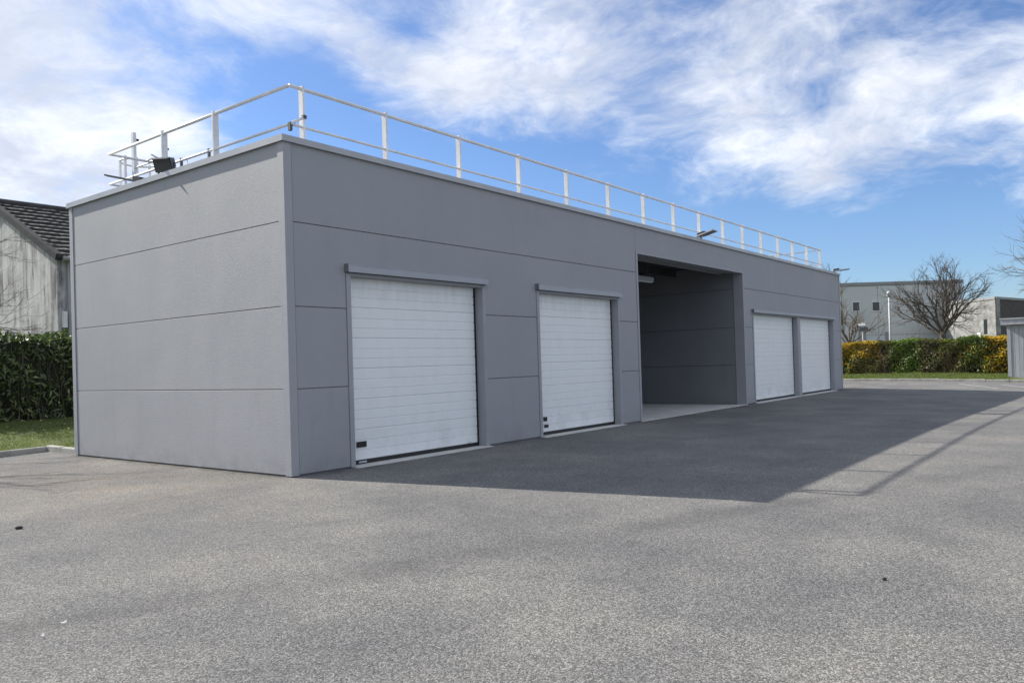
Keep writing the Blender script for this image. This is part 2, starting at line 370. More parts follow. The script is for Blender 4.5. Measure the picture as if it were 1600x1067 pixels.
def kerb(p0, p1, n, wd=.13, h=.115):
    p0, p1 = np.array(p0), np.array(p1); d = (p1 - p0) / n; L = np.linalg.norm(d); a = math.atan2(d[1], d[0])
    root = bpy.data.objects.new('kerb', None); C.objects.link(root); root['kind'] = 'structure'; root.location = (p0[0], p0[1], 0)
    b = MB(); c = .018; hl = L / 2 - .005
    prof = [(-wd / 2, -.15), (wd / 2, -.15), (wd / 2, h - c), (wd / 2 - c, h), (-wd / 2 + c, h), (-wd / 2, h - c)]
    vs = [(sx * hl, y, z) for sx in (-1, 1) for y, z in prof]
    b.add(vs, [(i, (i + 1) % 6, 6 + (i + 1) % 6, 6 + i) for i in range(6)] + [tuple(reversed(range(6))), tuple(range(6, 12))])
    me = None
    for i in range(n):
        q = p0 + d * (i + .5)
        if me is None: o = b.build('kerb_stone', 'kerb_concrete'); me = o.data
        else: o = bpy.data.objects.new('kerb_stone', me); C.objects.link(o)
        o.parent = root; o.location = (q[0] - p0[0] + rng.normal(0, .004), q[1] - p0[1] + rng.normal(0, .004), float(gz(q[0], q[1])) + rng.normal(0, .006)); o.rotation_euler = (rng.normal(0, .012), rng.normal(0, .006), a + rng.normal(0, .008))
    return root
kerb((-12.0, 5.11), (.10, 8.29), 12); kerb((.17, 8.28), (.17, 6.93), 2)
kerb((37.82, -14.), (37.82, 24.), 38, .14, .12)
for pts in (((34.9, -3.3), (31.0, -5.3)), ((34.6, -5.0), (32.0, -6.3))):      # worn bay markings
    p, q = (np.array(a) for a in pts); d = (q - p) / np.linalg.norm(q - p); nn = np.array((-d[1], d[0])) * .06; N = 14; vs = []; fs = []
    for i in range(N + 1):
        c = p + (q - p) * i / N
        for s_ in (-1, 1): e = c + nn * s_; vs.append((e[0], e[1], float(gz(e[0], e[1])) + .005))
    b = MB(); b.add(vs, [(2 * i, 2 * i + 2, 2 * i + 3, 2 * i + 1) for i in range(N)]); struct(b.build('bay_marking', 'paint_line'))

# ------------------------------------------------------------------ garage building
LX, DY, HT = 27.9, 6.7, 4.8
Z1, Z2, Z3 = 1.245, 2.43, 3.644
gar = thing('garage_building', (13.95, 3.35, 0), 'long flat-roofed grey panelled garage block with four white doors and an open bay', 'building')
gp = .0045
def fmap(u, w_, t): return (u, t, w_)                    # front face, looking along +y
def smap(u, w_, t): return (t, -u, w_)                   # side face, looking along +x (u = -y)
def bmap(u, w_, t): return (-u, DY - t, w_)
def rmap(u, w_, t): return (LX - t, u, w_)
def rect(a, b, z0, z1): return [(a + gp, z0 + gp), (b - gp, z0 + gp), (b - gp, z1 - gp), (a + gp, z1 - gp)]
D = ((1.17, 4.33, 2.97), (6.13, 9.30, 2.97), (17.93, 22.25, 2.90), (22.55, 26.75, 2.90))
P0, P1, PZ = 10.33, 17.10, 4.11
TW = .085
def fp(poly): MB().panel(poly, fmap).build('wall_panel', 'panel_front', gar)
piers = ((.13, D[0][0] - TW), (D[0][1] + TW, D[1][0] - TW), (D[1][1] + TW, P0 - TW), (P1 + TW, D[2][0] - TW), (D[3][1] + TW, LX - .13))
for a, b_ in piers:
    fp(rect(a, b_, .02, Z1)); fp(rect(a, b_, Z1, Z2))
a0, a1 = .13 + gp, P0 - TW - gp; zt = 3.0
fp([(a0, Z2 + gp), (D[0][0] - TW - gp, Z2 + gp), (D[0][0] - TW - gp, zt), (D[0][1] + TW + gp, zt), (D[0][1] + TW + gp, Z2 + gp), (D[1][0] - TW - gp, Z2 + gp), (D[1][0] - TW - gp, zt),
    (D[1][1] + TW + gp, zt), (D[1][1] + TW + gp, Z2 + gp), (a1, Z2 + gp), (a1, Z3 - gp), (a0, Z3 - gp)])
fp(rect(.13, P0 - TW, Z3, HT))
b0, b1 = P1 + TW + gp, LX - .13 - gp
fp([(b0, Z2 + gp), (D[2][0] - TW - gp, Z2 + gp), (D[2][0] - TW - gp, zt - .07), (D[3][1] + TW + gp, zt - .07), (D[3][1] + TW + gp, Z2 + gp), (b1, Z2 + gp), (b1, Z3 - gp), (b0, Z3 - gp)])
fp([(P0 - TW + gp, PZ + .06), (b0, PZ + .06), (b0, Z3 + gp), (b1, Z3 + gp), (b1, HT - gp), (P0 - TW + gp, HT - gp)])
rows = ((.02, Z1), (Z1, Z2), (Z2, Z3), (Z3, HT))
for z0, z1 in rows:
    MB().panel(rect(-(DY - .13), -.13, z0, z1), smap).build('wall_panel', 'panel_side', gar)
    MB().panel(rect(.13, DY - .13, z0, z1), rmap).build('wall_panel', 'panel_side', gar)
    for k in range(4):
        L4 = (LX - .26) / 4; MB().panel(rect(-(LX - .13 - k * L4), -(LX - .13 - (k + 1) * L4), z0, z1), bmap).build('wall_panel', 'panel_front', gar)
# structure behind the panels
c = MB()
for a, b_ in piers: c.box(a - .06, b_ + .06, .03, .24, 0, HT - .02)
for (a, b_, z) in D[:2]: c.box(a - .2, b_ + .2, .031, .239, z + .01, HT - .025)
c.box(D[2][0] - .2, D[3][1] + .2, .031, .239, D[2][2] + .01, HT - .025)
c.box(P0 - .2, P1 + .2, .031, .239, PZ + .01, HT - .025)
c.box(.03, .2, .05, DY - .03, 0, HT - .03); c.box(LX - .2, LX - .03, .05, DY - .03, 0, HT - .03); c.box(.1, LX - .1, DY - .2, DY - .03, 0, HT - .035)
c.build('wall_core', 'joint', gar)
MB().box(.15, LX - .15, .15, DY - .15, 4.46, 4.56).build('roof', 'inner_dark', gar)
def ltrim(cx, cy, sx, sy):          # folded corner flashing
    b = MB(); w_, t = .125, .012
    b.add([(cx + sx * u, cy + sy * v, z) for z in (.015, HT + .001) for u, v in ((-t, -t), (w_, -t), (w_, .03), (.03, .03), (.03, w_), (-t, w_))],
          [(0, 1, 7, 6), (1, 2, 8, 7), (2, 3, 9, 8), (3, 4, 10, 9), (4, 5, 11, 10), (5, 0, 6, 11), (5, 4, 3, 2, 1, 0), (6, 7, 8, 9, 10, 11)])
    b.build('corner_trim', 'trim', gar)
ltrim(0, 0, 1, 1); ltrim(0, DY, 1, -1); ltrim(LX, 0, -1, 1); ltrim(LX, DY, -1, -1)
OV = .048
def coping(p, q, nrm):
    p, q, nrm = Vector(p), Vector(q), Vector(nrm)
    pr = [(OV, -.03), (OV, .062), (-.30, .056), (-.30, -.10), (-.288, -.10), (-.288, .0), (OV - .012, .0), (OV - .012, -.03)]
    vs = []
    for e, sgn in ((p, -1), (q, 1)):
        d = (q - p).normalized() * sgn
        for o_, h in pr: vs.append(tuple(e + nrm * o_ + d * o_ + Vector((0, 0, HT + h))))
    n = len(pr); b = MB(); b.add(vs, [(i, (i + 1) % n, n + (i + 1) % n, n + i) for i in range(n)] + [tuple(reversed(range(n))), tuple(range(n, 2 * n))])
    b.build('coping', 'coping', gar)
for k in range(2): coping((0, 0, 0), (LX, 0, 0), (0, -1, 0)) if k == 0 else coping((0, DY, 0), (0, 0, 0), (-1, 0, 0))
coping((LX, 0, 0), (LX, DY, 0), (1, 0, 0)); coping((LX, DY, 0), (0, DY, 0), (0, 1, 0))
# door surrounds
for i, (a, b_, z) in enumerate(D):
    for x0, x1 in ((a - TW, a), (b_, b_ + TW)):
        if i == 2 and x0 == b_: x1 = D[3][0]
        if i == 3 and x1 == a: continue
        MB().box(x0, x1, -.012, .21, .012, z + .005).build('door_jamb', 'trim', gar)
    MB().box(a, b_, .0, .212, z - .035, z + .012).build('door_head', 'trim', gar)
def hood(a, b_, z0, z1):
    b = MB(); pr = [(-.001, z0 + .006), (-.09, z0), (-.066, z1 - .022), (-.001, z1)]
    b.add([(x, y, z) for x in (a, b_) for y, z in pr], [(0, 1, 5, 4), (1, 2, 6, 5), (2, 3, 7, 6), (3, 0, 4, 7), (3, 2, 1, 0), (4, 5, 6, 7)])
    o = b.build('door_hood', 'trim', gar)
    MB().box(a - .012, a - .002, -.092, .0, z0 - .002, z1 + .004).build('end_plate', 'joint', o)
hood(1.07, 4.44, 2.985, 3.105); hood(6.03, 9.40, 2.985, 3.105); hood(17.80, 26.98, 2.905, 3.01)
# sectional doors
def door(i, a, b_, z):
    z0 = .075; n = 6; h = (z - .02 - z0) / n; yd = .17; rt = b_ - .055; lf = a + .02
    dr = None
    for k in range(n):
        zz = z0 + k * h; pr = [(yd + .035, zz + .001), (yd + .011, zz + .001), (yd, zz + .010)]
        for f in (.32, .64):
            pr += [(yd, zz + h * f - .016), (yd + .012, zz + h * f - .007), (yd + .012, zz + h * f + .004), (yd, zz + h * f + .008)]
        pr += [(yd, zz + h - .013), (yd + .011, zz + h - .001), (yd + .035, zz + h - .001)]
        N = len(pr); b = MB(); b.add([(x, y, q) for x in (lf, rt) for y, q in pr], [(j, j + 1, N + j + 1, N + j) for j in range(N - 1)] + [tuple(reversed(range(N))), tuple(range(N, 2 * N))])
        if dr is None:
            dr = bpy.data.objects.new('garage_door', None); C.objects.link(dr); dr.parent = gar; dr.location = Vector(((a + b_) / 2, yd, 0)) - Vector(gar.location)
        b.build('door_section', 'door', dr)
    MB().box(lf, rt, yd + .004, yd + .034, .012, z0).build('bottom_seal', 'rubber', dr)
    MB().box(rt + .001, b_ - .001, yd + .002, yd + .05, .012, z - .036).build('side_seal', 'rubber', dr)
    MB().box(a + .001, lf - .001, yd + .002, yd + .05, .012, z - .036).build('side_seal', 'rubber', dr)
    if i == 0:
        MB().box(lf + .16, lf + .36, yd - .016, yd + .006, .275, .365).build('handle_plate', 'rubber', dr)
        MB().box(lf + .2, lf + .36, yd - .012, yd + .003, .032, .058).build('badge', 'flood_grey', dr)
        MB().box(rt - .27, rt - .19, yd - .012, yd + .003, .082, .10).build('badge', 'flood_grey', dr)
    if i == 1:
        MB().box(lf + .25, lf + .37, yd - .016, yd + .006, .30, .385).build('handle_plate', 'rubber', dr)
        MB().box(lf + .27, lf + .41, yd - .016, yd + .006, .165, .225).build('handle_plate', 'rubber', dr)
    MB().box(a - .03, b_ + .06, -.12, .225, -.02, .011).build('threshold', 'concrete', gar)
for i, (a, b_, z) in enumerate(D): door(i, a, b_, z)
# open bay
MB().box(P0 - TW, P0, -.012, .24, .014, PZ + .06).build('bay_jamb', 'trim', gar)
MB().box(P1, P1 + TW, -.012, .30, .014, PZ + .06).build('bay_jamb', 'trim', gar)
MB().box(P0, P1, -.010, .238, PZ - .001, PZ + .06).build('bay_head', 'trim', gar)
MB().box(P0 - .06, P1 + .06, -.04, DY - .2, -.05, .013).build('bay_floor', 'concrete', gar)
for z0, z1 in rows[:3] + ((Z3, 4.40),):
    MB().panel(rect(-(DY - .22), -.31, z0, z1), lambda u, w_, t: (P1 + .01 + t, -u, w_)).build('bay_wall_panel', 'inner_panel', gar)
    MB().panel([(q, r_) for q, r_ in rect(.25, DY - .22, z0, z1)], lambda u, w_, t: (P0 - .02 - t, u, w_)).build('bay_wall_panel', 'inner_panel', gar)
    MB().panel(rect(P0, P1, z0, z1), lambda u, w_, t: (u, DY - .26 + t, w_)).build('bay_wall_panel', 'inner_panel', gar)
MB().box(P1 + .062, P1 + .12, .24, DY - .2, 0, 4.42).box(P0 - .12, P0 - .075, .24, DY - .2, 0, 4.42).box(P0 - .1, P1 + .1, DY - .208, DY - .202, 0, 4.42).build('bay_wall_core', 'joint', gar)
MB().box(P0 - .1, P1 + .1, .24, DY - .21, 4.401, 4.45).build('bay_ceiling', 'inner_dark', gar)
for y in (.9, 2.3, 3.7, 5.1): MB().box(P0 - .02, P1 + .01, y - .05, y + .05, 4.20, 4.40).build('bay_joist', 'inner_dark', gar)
for y in (.32, .62): MB().box(P0 + .05, P1 - .05, y, y + .10, 4.12, 4.2).build('shutter_rail', 'trim', gar)
lt = thing('strip_light', (12.5, 1.0, 3.7), 'slim grey batten light hanging under the ceiling of the open bay', 'light')
MB().box(12.0, 12.95, .92, 1.08, 3.66, 3.78).build('housing', 'inner_panel', lt); MB().box(12.03, 12.92, .94, 1.06, 3.635, 3.66).build('diffuser', 'flood_grey', lt)
for x in (12.2, 12.75): MB().tube([(x, 1.0, 3.78), (x, 1.0, 4.42)], .008, 6).build('hanger', 'clamp', lt)

# ------------------------------------------------------------------ roof railing
SR, ZR, ZL = .55, 5.84, 5.25
rail = thing('roof_railing', (13.95, 3.35, 4.56), 'white tubular guard railing with flat posts around the roof edge of the grey garage', 'railing')
RXE, RYE = 27.25, 6.22
MB().tube([(SR, RYE, ZR), (SR, SR + .03, ZR)], .028).build('top_rail', 'galv', rail, True)
MB().tube([(SR, SR, ZR), (RXE, SR, ZR)], .028).build('top_rail', 'galv', rail, True)
MB().tube([(SR, RYE, ZL), (SR, SR, ZL)], .022).build('lower_rail', 'galv', rail, True)
MB().tube([(SR, SR, ZL), (RXE, SR, ZL)], .020).build('lower_rail', 'galv', rail, True)
for z in (ZR, ZL):
    MB().tube([(RXE, SR, z), (RXE, RYE, z)], .022).build('end_rail', 'galv', rail, True)
    MB().tube([(SR, RYE, z), (1.42, RYE, z)], .022).build('rear_rail', 'galv', rail, True)
    MB().tube([(2.06, RYE, z), (RXE, RYE, z)], .022).build('rear_rail', 'galv', rail, True)
MB().tube([(SR, SR - .01, ZL), (.80, SR - .03, ZL + .16)], .024).build('brace', 'galv', rail, True)
MB().box(SR - .022, SR + .022, SR - .03, SR + .025, ZL - .10, ZL + .026).build('clamp', 'clamp', rail)
MB().box(.765, .825, SR - .055, SR + .0, ZL + .13, ZL + .18).build('clamp', 'clamp', rail)
px = [.79, 2.53, 4.44, 6.33, 8.14, 9.98, 11.79, 13.56, 15.27, 17.05, 18.70, 20.40, 22.10, 23.74, 25.45, RXE - .02]
for x in px:
    o = MB().box(x - .021, x + .021, SR - .035, SR + .06, 4.56, ZR + .045).build('post', 'galv', rail)
    MB().box(x - .06, x + .06, SR - .08, SR + .12, 4.561, 4.575).build('foot_plate', 'galv', o)
for y in (2.57, 4.20):
    o = MB().box(SR - .04, SR + .07, y - .016, y + .016, 4.56, ZR + .05).build('post', 'galv', rail)
    MB().box(SR - .08, SR + .12, y - .06, y + .06, 4.561, 4.575).build('foot_plate', 'galv', o)
for y in (2.75, 3.62): MB().box(SR - .02, SR + .02, y - .018, y + .018, ZL - .13, ZL + .04).build('clamp', 'clamp', rail)
MB().tube([(SR, 3.45, ZL), (SR, 3.40, ZL - .12), (SR, 3.30, ZL - .15)], .014, 6).build('hook', 'galv', rail)
for x in np.linspace(3.2, RXE - 1.5, 13):
    MB().box(x - .016, x + .016, RYE - .05, RYE + .05, 4.56, ZR + .045).build('post', 'galv', rail)
for y in (2.4, 4.3): MB().box(RXE - .05, RXE + .05, y - .016, y + .016, 4.56, ZR + .045).build('post', 'galv', rail)
# caged ladder on the rear wall
lad = thing('caged_ladder', (1.72, 6.95, 0), 'pale metal ladder with hooped safety cage rising above the roof behind the railing', 'ladder')
for x, zt_ in ((1.40, 6.58), (2.06, 6.52)):
    MB().box(x - .03, x + .03, 6.86, 6.95, .1, zt_).build('stile', 'galv', lad)
    MB().box(x + .03, x + .10, 6.88, 6.93, zt_ - .16, zt_ - .12).build('bracket', 'clamp', lad)
for k in range(17): MB().tube([(1.425, 6.905, .4 + k * .27), (2.035, 6.905, .4 + k * .27)], .013, 8).build('rung', 'galv', lad)
for z in (2.6, 3.7, 4.7, 5.45, 6.03):
    MB().tube([(1.62 + .37 * math.cos(t), 7.12 + .37 * math.sin(t), z) for t in np.linspace(R(215), R(-35), 22)], .020, 8).build('hoop', 'galv', lad, True)
for t in (195, 150, 110, 70, 30, -15):
    x, y = 1.62 + .37 * math.cos(R(t)), 7.12 + .37 * math.sin(R(t))
    MB().box(x - .02, x + .02, y - .02, y + .02, 2.6, 6.06 + (.17 if t in (70, 110) else 0)).build('cage_bar', 'galv', lad)
MB().tube([(1.40, 6.22, ZR + .16), (2.06, 6.40, ZR + .02)], .018, 8).build('gate_bar', 'galv', lad)
MB().tube([(1.40, 6.9, ZR), (1.40, 6.22, ZR)], .018, 8).build('gate_bar', 'galv', lad)

# ------------------------------------------------------------------ floodlights
def flat_flood(loc, yaw, tilt, mt, label, Ln=.50, grp=None):
    """thin floodlight panel on a bracket; yaw = the way it points"""
    t = thing('floodlight', loc, label, 'floodlight', grp); o = Vector(loc)
    f = Vector((math.cos(yaw), math.sin(yaw), 0)); s_ = Vector((-f.y, f.x, 0)); d = (f * math.cos(tilt) + Vector((0, 0, math.sin(tilt)))); u = d.cross(s_) * -1
    if u.z < 0: u = -u
    c0 = o + Vector((0, 0, .055))
    b = MB(); k = c0 + d * (Ln * .5); b.obox(k, d, s_, u, Ln / 2, .17, .016); b.build('housing', mt, t)
    b = MB(); b.obox(k - u * .018, d, s_, u, Ln / 2 - .03, .145, .003); b.build('lens', 'flood_glass', t)
    b = MB(); b.obox(c0 + d * .10 + u * .05, d, s_, u, .11, .09, .036); b.build('driver_box', 'black_metal', t)
    b = MB()
    for q in (-1, 1): b.obox(o + s_ * (.12 * q) + Vector((0, 0, .03)), f, s_, (0, 0, 1), .02, .006, .03)
    b.obox(o + Vector((0, 0, .006)), f, s_, (0, 0, 1), .03, .127, .006); b.build('bracket', 'black_metal', t)
flat_flood((14.0, .0, 4.865), R(-90), R(14), 'flood_grey', 'pale grey flat floodlight on the roof edge above the open bay')
flat_flood((27.25, .02, 4.865), R(-70), R(5), 'flood_grey', 'dark-backed flat floodlight on the roof edge past the end of the railing', .6)
flat_flood((.22, 4.30, 4.862), R(96), R(15), 'black_metal', 'thin dark flat floodlight seen edge-on beside the ladder cage', .95)
t = thing('floodlight', (.16, 3.42, 4.862), 'black box-shaped floodlight with hood on the side roof edge', 'floodlight')
b = MB(); c0 = Vector((.16, 3.42, 5.09)); d = Vector((-.75, -.45, -.42)).normalized(); s_ = d.cross(Vector((0, 0, 1))).normalized(); u = s_.cross(d)
fr = [c0 + d * .13 + s_ * (a * .16) + u * (b_ * .12) for a, b_ in ((-1, -1), (1, -1), (1, 1), (-1, 1))]
bk = [c0 - d * .10 + s_ * (a * .11) + u * (b_ * .07) for a, b_ in ((-1, -1), (1, -1), (1, 1), (-1, 1))]
b.add(fr + bk, [(4, 5, 1, 0), (5, 6, 2, 1), (6, 7, 3, 2), (7, 4, 0, 3), (7, 6, 5, 4), (0, 1, 2, 3)]); b.build('housing', 'black_metal', t)
b = MB(); b.obox(c0 + d * .134, s_, u, d, .145, .105, .003); b.build('lens', 'flood_glass', t)
b = MB(); b.obox(c0 + d * .19 + u * .12, d, s_, u, .07, .16, .006); b.build('hood', 'black_metal', t)
b = MB(); [b.obox(c0 + s_ * (q * .14) + Vector((0, 0, -.11)), s_, d, (0, 0, 1), .008, .025, .115) for q in (-1, 1)]; b.obox(c0 + Vector((0, 0, -.222)), s_, d, (0, 0, 1), .15, .04, .006); b.build('bracket', 'black_metal', t)
MB().tube([tuple(c0 + Vector((0, .08, .02))), tuple(c0 + Vector((.0, .62, .17)))], .013, 6).build('arm', 'black_metal', t)

# ------------------------------------------------------------------ neighbour house
hs = thing('house', (5.0, 24.76, 0), 'rain-streaked pale rendered house with dark tiled roof behind the laurel hedge', 'house')
GX, YE, YR, ZE, ZRG, HX = 5.0, 19.3, 24.76, 5.72, 8.22, 19.0
b = MB(); b.add([(GX, YE, 0), (GX, 2 * YR - YE, 0), (GX, 2 * YR - YE, ZE), (GX, YR, ZRG), (GX, YE, ZE), (HX, YE, 0), (HX, 2 * YR - YE, 0), (HX, 2 * YR - YE, ZE), (HX, YR, ZRG), (HX, YE, ZE)],
               [(4, 3, 2, 1, 0), (5, 6, 7, 8, 9), (0, 5, 9, 4), (1, 2, 7, 6)]); b.build('wall', 'stained_render', hs)
sl = Vector((0, YR - YE, ZRG - ZE)).normalized(); up_ = Vector((0, -sl.z, sl.y)); eave = Vector((0, YE, ZE)) - sl * .42 + up_ * .04
Ltot = (Vector((0, YR, ZRG)) + up_ * .04 - eave).length; NC = 13; ch = Ltot / NC
rf = bpy.data.objects.new('roof', None); C.objects.link(rf); rf.parent = hs; rf.location = (0, 0, 0)
xsn = np.arange(GX - .12, HX + .3, .055)
for sgn in (1, -1):
    for k in range(NC):
        vs = []; n = len(xsn)
        jit = rng.normal(0, .006, n)
        for (dist, hh) in ((k * ch - .03, -.02), (k * ch - .03, .11), ((k + 1) * ch + .02, .018), ((k + 1) * ch + .02, -.03)):
            for q, x in enumerate(xsn):
                wv = .014 * abs(math.sin(math.pi * x / .33)) if hh > 0 else 0
                p = eave + sl * dist + up_ * (hh + wv + (jit[q // 6 * 6 % n] if hh > 0 else 0)); y = p.y if sgn > 0 else 2 * YR - p.y
                vs.append((x, y, p.z))
        b = MB(); b.add(vs, [(r_ * n + i, r_ * n + i + 1, (r_ + 1) * n + i + 1, (r_ + 1) * n + i) for r_ in range(3) for i in range(n - 1)] + [(0, n, 2 * n, 3 * n), (n - 1, 4 * n - 1, 3 * n - 1, 2 * n - 1)]); b.build('tile_course', 'slate_tile', rf)
    e0 = eave if sgn > 0 else Vector((0, 2 * YR - eave.y, eave.z)); r0 = Vector((0, YR, ZRG)) + Vector((0, 0, .10))
    b = MB(); a = Vector((GX - .10, e0.y, e0.z)); c_ = Vector((GX - .10, r0.y, r0.z)); dd = (c_ - a).normalized(); b.obox((a + c_) / 2 + Vector((0, 0, -.02)), (1, 0, 0), dd, Vector((1, 0, 0)).cross(dd), .10, (c_ - a).length / 2 + .02, .115); b.build('barge_board', 'verge', hs)
    MB().tube([(GX + .02, e0.y - .06 * sgn, e0.z - .05), (HX, e0.y - .06 * sgn, e0.z - .05)], .075, 10).build('gutter', 'gutter', hs, True)
MB().tube([(GX - .05, YR, ZRG + .13), (HX, YR, ZRG + .13)], .12, 10).build('ridge_tile_row', 'slate_tile', rf)
MB().tube([(GX + .35, YE - .07, .3), (GX + .35, YE - .07, ZE - .25)], .05, 8).build('downpipe', 'gutter', hs)
for x in (5.95, 10.5, 14.5):
    o = MB().box(x - .55, x + .55, YE - .03, YE + .02, 2.5, 3.75).build('window', 'glass', hs)
    MB().box(x - .62, x - .55, YE - .05, YE + .02, 2.45, 3.8).box(x + .55, x + .62, YE - .05, YE + .02, 2.45, 3.8).box(x - .55, x + .55, YE - .05, YE + .02, 3.75, 3.8).box(x - .55, x + .55, YE - .05, YE + .02, 2.45, 2.5).build('frame', 'white_paint', o)
MB().box(5.12, 5.24, YE - .17, YE, 3.2, 3.75).build('wall_lamp', 'white_paint', hs)

# ------------------------------------------------------------------ vegetation helpers
def leaf_mesh(P, Nrm, L, W, droop=.0):
    """folded rhombic leaves (two triangles each side sharing the midrib)"""
    n = len(P); a = rng.normal(size=(n, 3)); a -= (a * Nrm).sum(1, keepdims=True) * Nrm * .85; a[:, 2] -= droop; a /= np.linalg.norm(a, axis=1, keepdims=True) + 1e-9
    s_ = np.cross(Nrm, a); s_ /= np.linalg.norm(s_, axis=1, keepdims=True) + 1e-9; nn = np.cross(a, s_)
    L = L * rng.uniform(.6, 1.3, (n, 1)); W = W * rng.uniform(.7, 1.2, (n, 1))
    v = np.stack([P - a * L * .5, P + s_ * W * .5 + nn * W * .18, P + a * L * .5 - nn * L * .12, P - s_ * W * .5 + nn * W * .18], 1).reshape(-1, 3)
    k = np.arange(n)[:, None] * 4
    f = np.concatenate([k + [0, 1, 2], k + [0, 2, 3]], 1).reshape(-1, 3)
    return v, f
def lump(x, y, z, s_=1.):                       # cheap smooth 3-d wobble
    return (np.sin(x * 1.7 * s_ + 1.3 * np.sin(z * 1.9 * s_ + y)) + np.sin(z * 2.3 * s_ + 1.1 * np.sin(x * 2.9 * s_)) + np.sin((x + z) * 4.1 * s_ + y * 3.)) / 3
def hedge_points(n, x0, x1, y0_, y1, z0, z1, ftop=.28, depth=.25, rag=.16):
    """points near the front (-v), top and ends of a clipped block; returns local (u, v, z) and outward normals"""
    m_ = rng.uniform(size=n); P = np.empty((n, 3)); N_ = np.zeros((n, 3))
    u = rng.uniform(x0, x1, n); v = rng.uniform(y0_, y1, n); z = z0 + (z1 - z0) * rng.uniform(0, 1, n) ** .9
    dp = np.abs(rng.normal(0, depth, n))
    top = m_ < ftop; back = (m_ >= ftop) & (m_ < ftop + .10); end = (m_ >= ftop + .10) & (m_ < ftop + .18); fr = m_ >= ftop + .18
    v = np.where(fr, y0_ + dp, v); v = np.where(back, y1 - dp, v); z = np.where(top, z1 - dp * .6, z)
    sd_ = rng.uniform(size=n) < .5; u = np.where(end, np.where(sd_, x0 + dp, x1 - dp), u)
    lv = lump(u, v, z) * rag
    v = np.where(fr, v - lv, v); z = np.where(top, z + lump(u * 1.3, v, v) * rag * .8, z)
    N_[fr, 1] = -1; N_[back, 1] = 1; N_[top, 2] = 1; N_[end, 0] = np.where(sd_[end], -1, 1)
    N_ += rng.normal(0, .55, (n, 3)); N_ /= np.linalg.norm(N_, axis=1, keepdims=True)
    return np.stack([u, v, z], 1), N_
def core(u0, u1, v0, v1, z0, z1, tf):
    us = np.linspace(u0, u1, max(4, int((u1 - u0) / .3))); zs = np.linspace(z0, z1, 8); b = MB(); n = len(zs)
    ring = [(v0, z) for z in zs] + [(v1, z) for z in zs[::-1]]; k = len(ring); vs = []
    for u in us:
        for v, z in ring: vs.append(tf(u, v + .07 * float(lump(u, v, z, 1.4)), z + (.06 * float(lump(u, z, v, 1.7)) if z > z0 + .1 else 0)))
    m_ = len(us)
    return b.add(vs, [(i * k + j, (i + 1) * k + j, (i + 1) * k + (j + 1) % k, i * k + (j + 1) % k) for i in range(m_ - 1) for j in range(k)] + [tuple(reversed(range(k))), tuple((m_ - 1) * k + j for j in range(k))])

def tree(name, base, h, spread, label, bark='bark', fork=.3, seed=1, levels=5, n1=9, up=.5, r0=.16, kids=3, grp=None, lean=(0, 0), flat=1.0, elmin=.30):
    """bare winter tree: trunk + limbs fanning out from the fork, thin twigs at the rim"""
    rr = random.Random(seed); root = thing(name, base, label, 'tree', grp); B = Vector(base)
    tr, br = MB(), MB()
    fz = h * fork; top = B + Vector((lean[0], lean[1], fz))
    tr.tube([B + Vector((0, 0, -.15)), B + Vector((lean[0] * .15, lean[1] * .15, fz * .12)), B.lerp(top, .6), top, top + Vector((0, 0, .12))], r0 * 1.35, 9, r1=r0 * .75)
    def rv(s_): return Vector((rr.gauss(0, s_), rr.gauss(0, s_), rr.gauss(0, s_)))
    def grow(p, d, L, r, lv, mb):
        n = 4 if lv < 3 else 3; pts = [p]; q = p; dd = d.normalized()
        for i in range(n):
            dd = (dd + rv(.13) + Vector((0, 0, .07 * up))).normalized(); q = q + dd * (L / n); pts.append(q)
        mb.tube(pts, r, 5 if lv < 2 else 3, False, r1=r * .5)
        if lv >= levels: return
        nk = kids + (1 if rr.random() < .4 else 0)
        for k in range(nk):
            f = .35 + .65 * (k + rr.random()) / nk; i = min(int(f * n), n - 1); bp = pts[i].lerp(pts[i + 1], f * n - i)
            axis = rv(1).normalized(); nd = (dd + axis.cross(dd) * rr.uniform(.45, .85)).normalized()
            grow(bp, nd, L * rr.uniform(.5, .72), r * .55, lv + 1, mb)
    for k in range(n1):
        a = 2 * math.pi * (k + rr.random() * .6) / n1; el = rr.uniform(elmin, 1.3) if k else 1.45
        st = B.lerp(top, rr.uniform(.82, 1.0)); d = Vector((math.cos(a) * math.cos(el), math.sin(a) * math.cos(el), math.sin(el) * flat))
        L = (h - fz) * (.42 + .10 * math.sin(el)) * rr.uniform(.85, 1.1) if abs(math.cos(el)) < .6 else spread * .52 * rr.uniform(.85, 1.1)
        grow(st, d, L, r0 * rr.uniform(.34, .5), 1, br)
    tr.build('trunk', bark, root, True); br.build('crown', bark, root, True)
    return root

# ------------------------------------------------------------------ left: laurel hedge, lawn grass, bare tree
hl = thing('laurel_hedge', (1.5, 15.3, .34), 'dark green laurel hedge along the lawn below the streaked house wall', 'hedge')
HB = .30; n = 17000
P, N_ = hedge_points(n, -9., 12., 14.45, 16.3, HB, 2.74, .2, .22, .22)
keep = (P[:, 0] > -3) | (rng.uniform(size=n) < .35); P, N_ = P[keep], N_[keep]
v, f = leaf_mesh(P, N_, .20, .065, .35); fast_mesh('foliage', v, f, 'laurel', hl)
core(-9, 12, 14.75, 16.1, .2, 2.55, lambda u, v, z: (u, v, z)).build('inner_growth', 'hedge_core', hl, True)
b = MB()
for k in range(60):
    x = rng.uniform(-2, 6); y = 14.5 + rng.uniform(0, .3); z = HB; p = [(x, y, z)]
    for s_ in range(4): x += rng.normal(0, .07); y += rng.normal(-.03, .05); z += rng.uniform(.25, .7); p.append((x, y, min(z, 2.95)))
    b.tube(p, .012, 4, False, r1=.004)
b.build('stems', 'bark', hl)
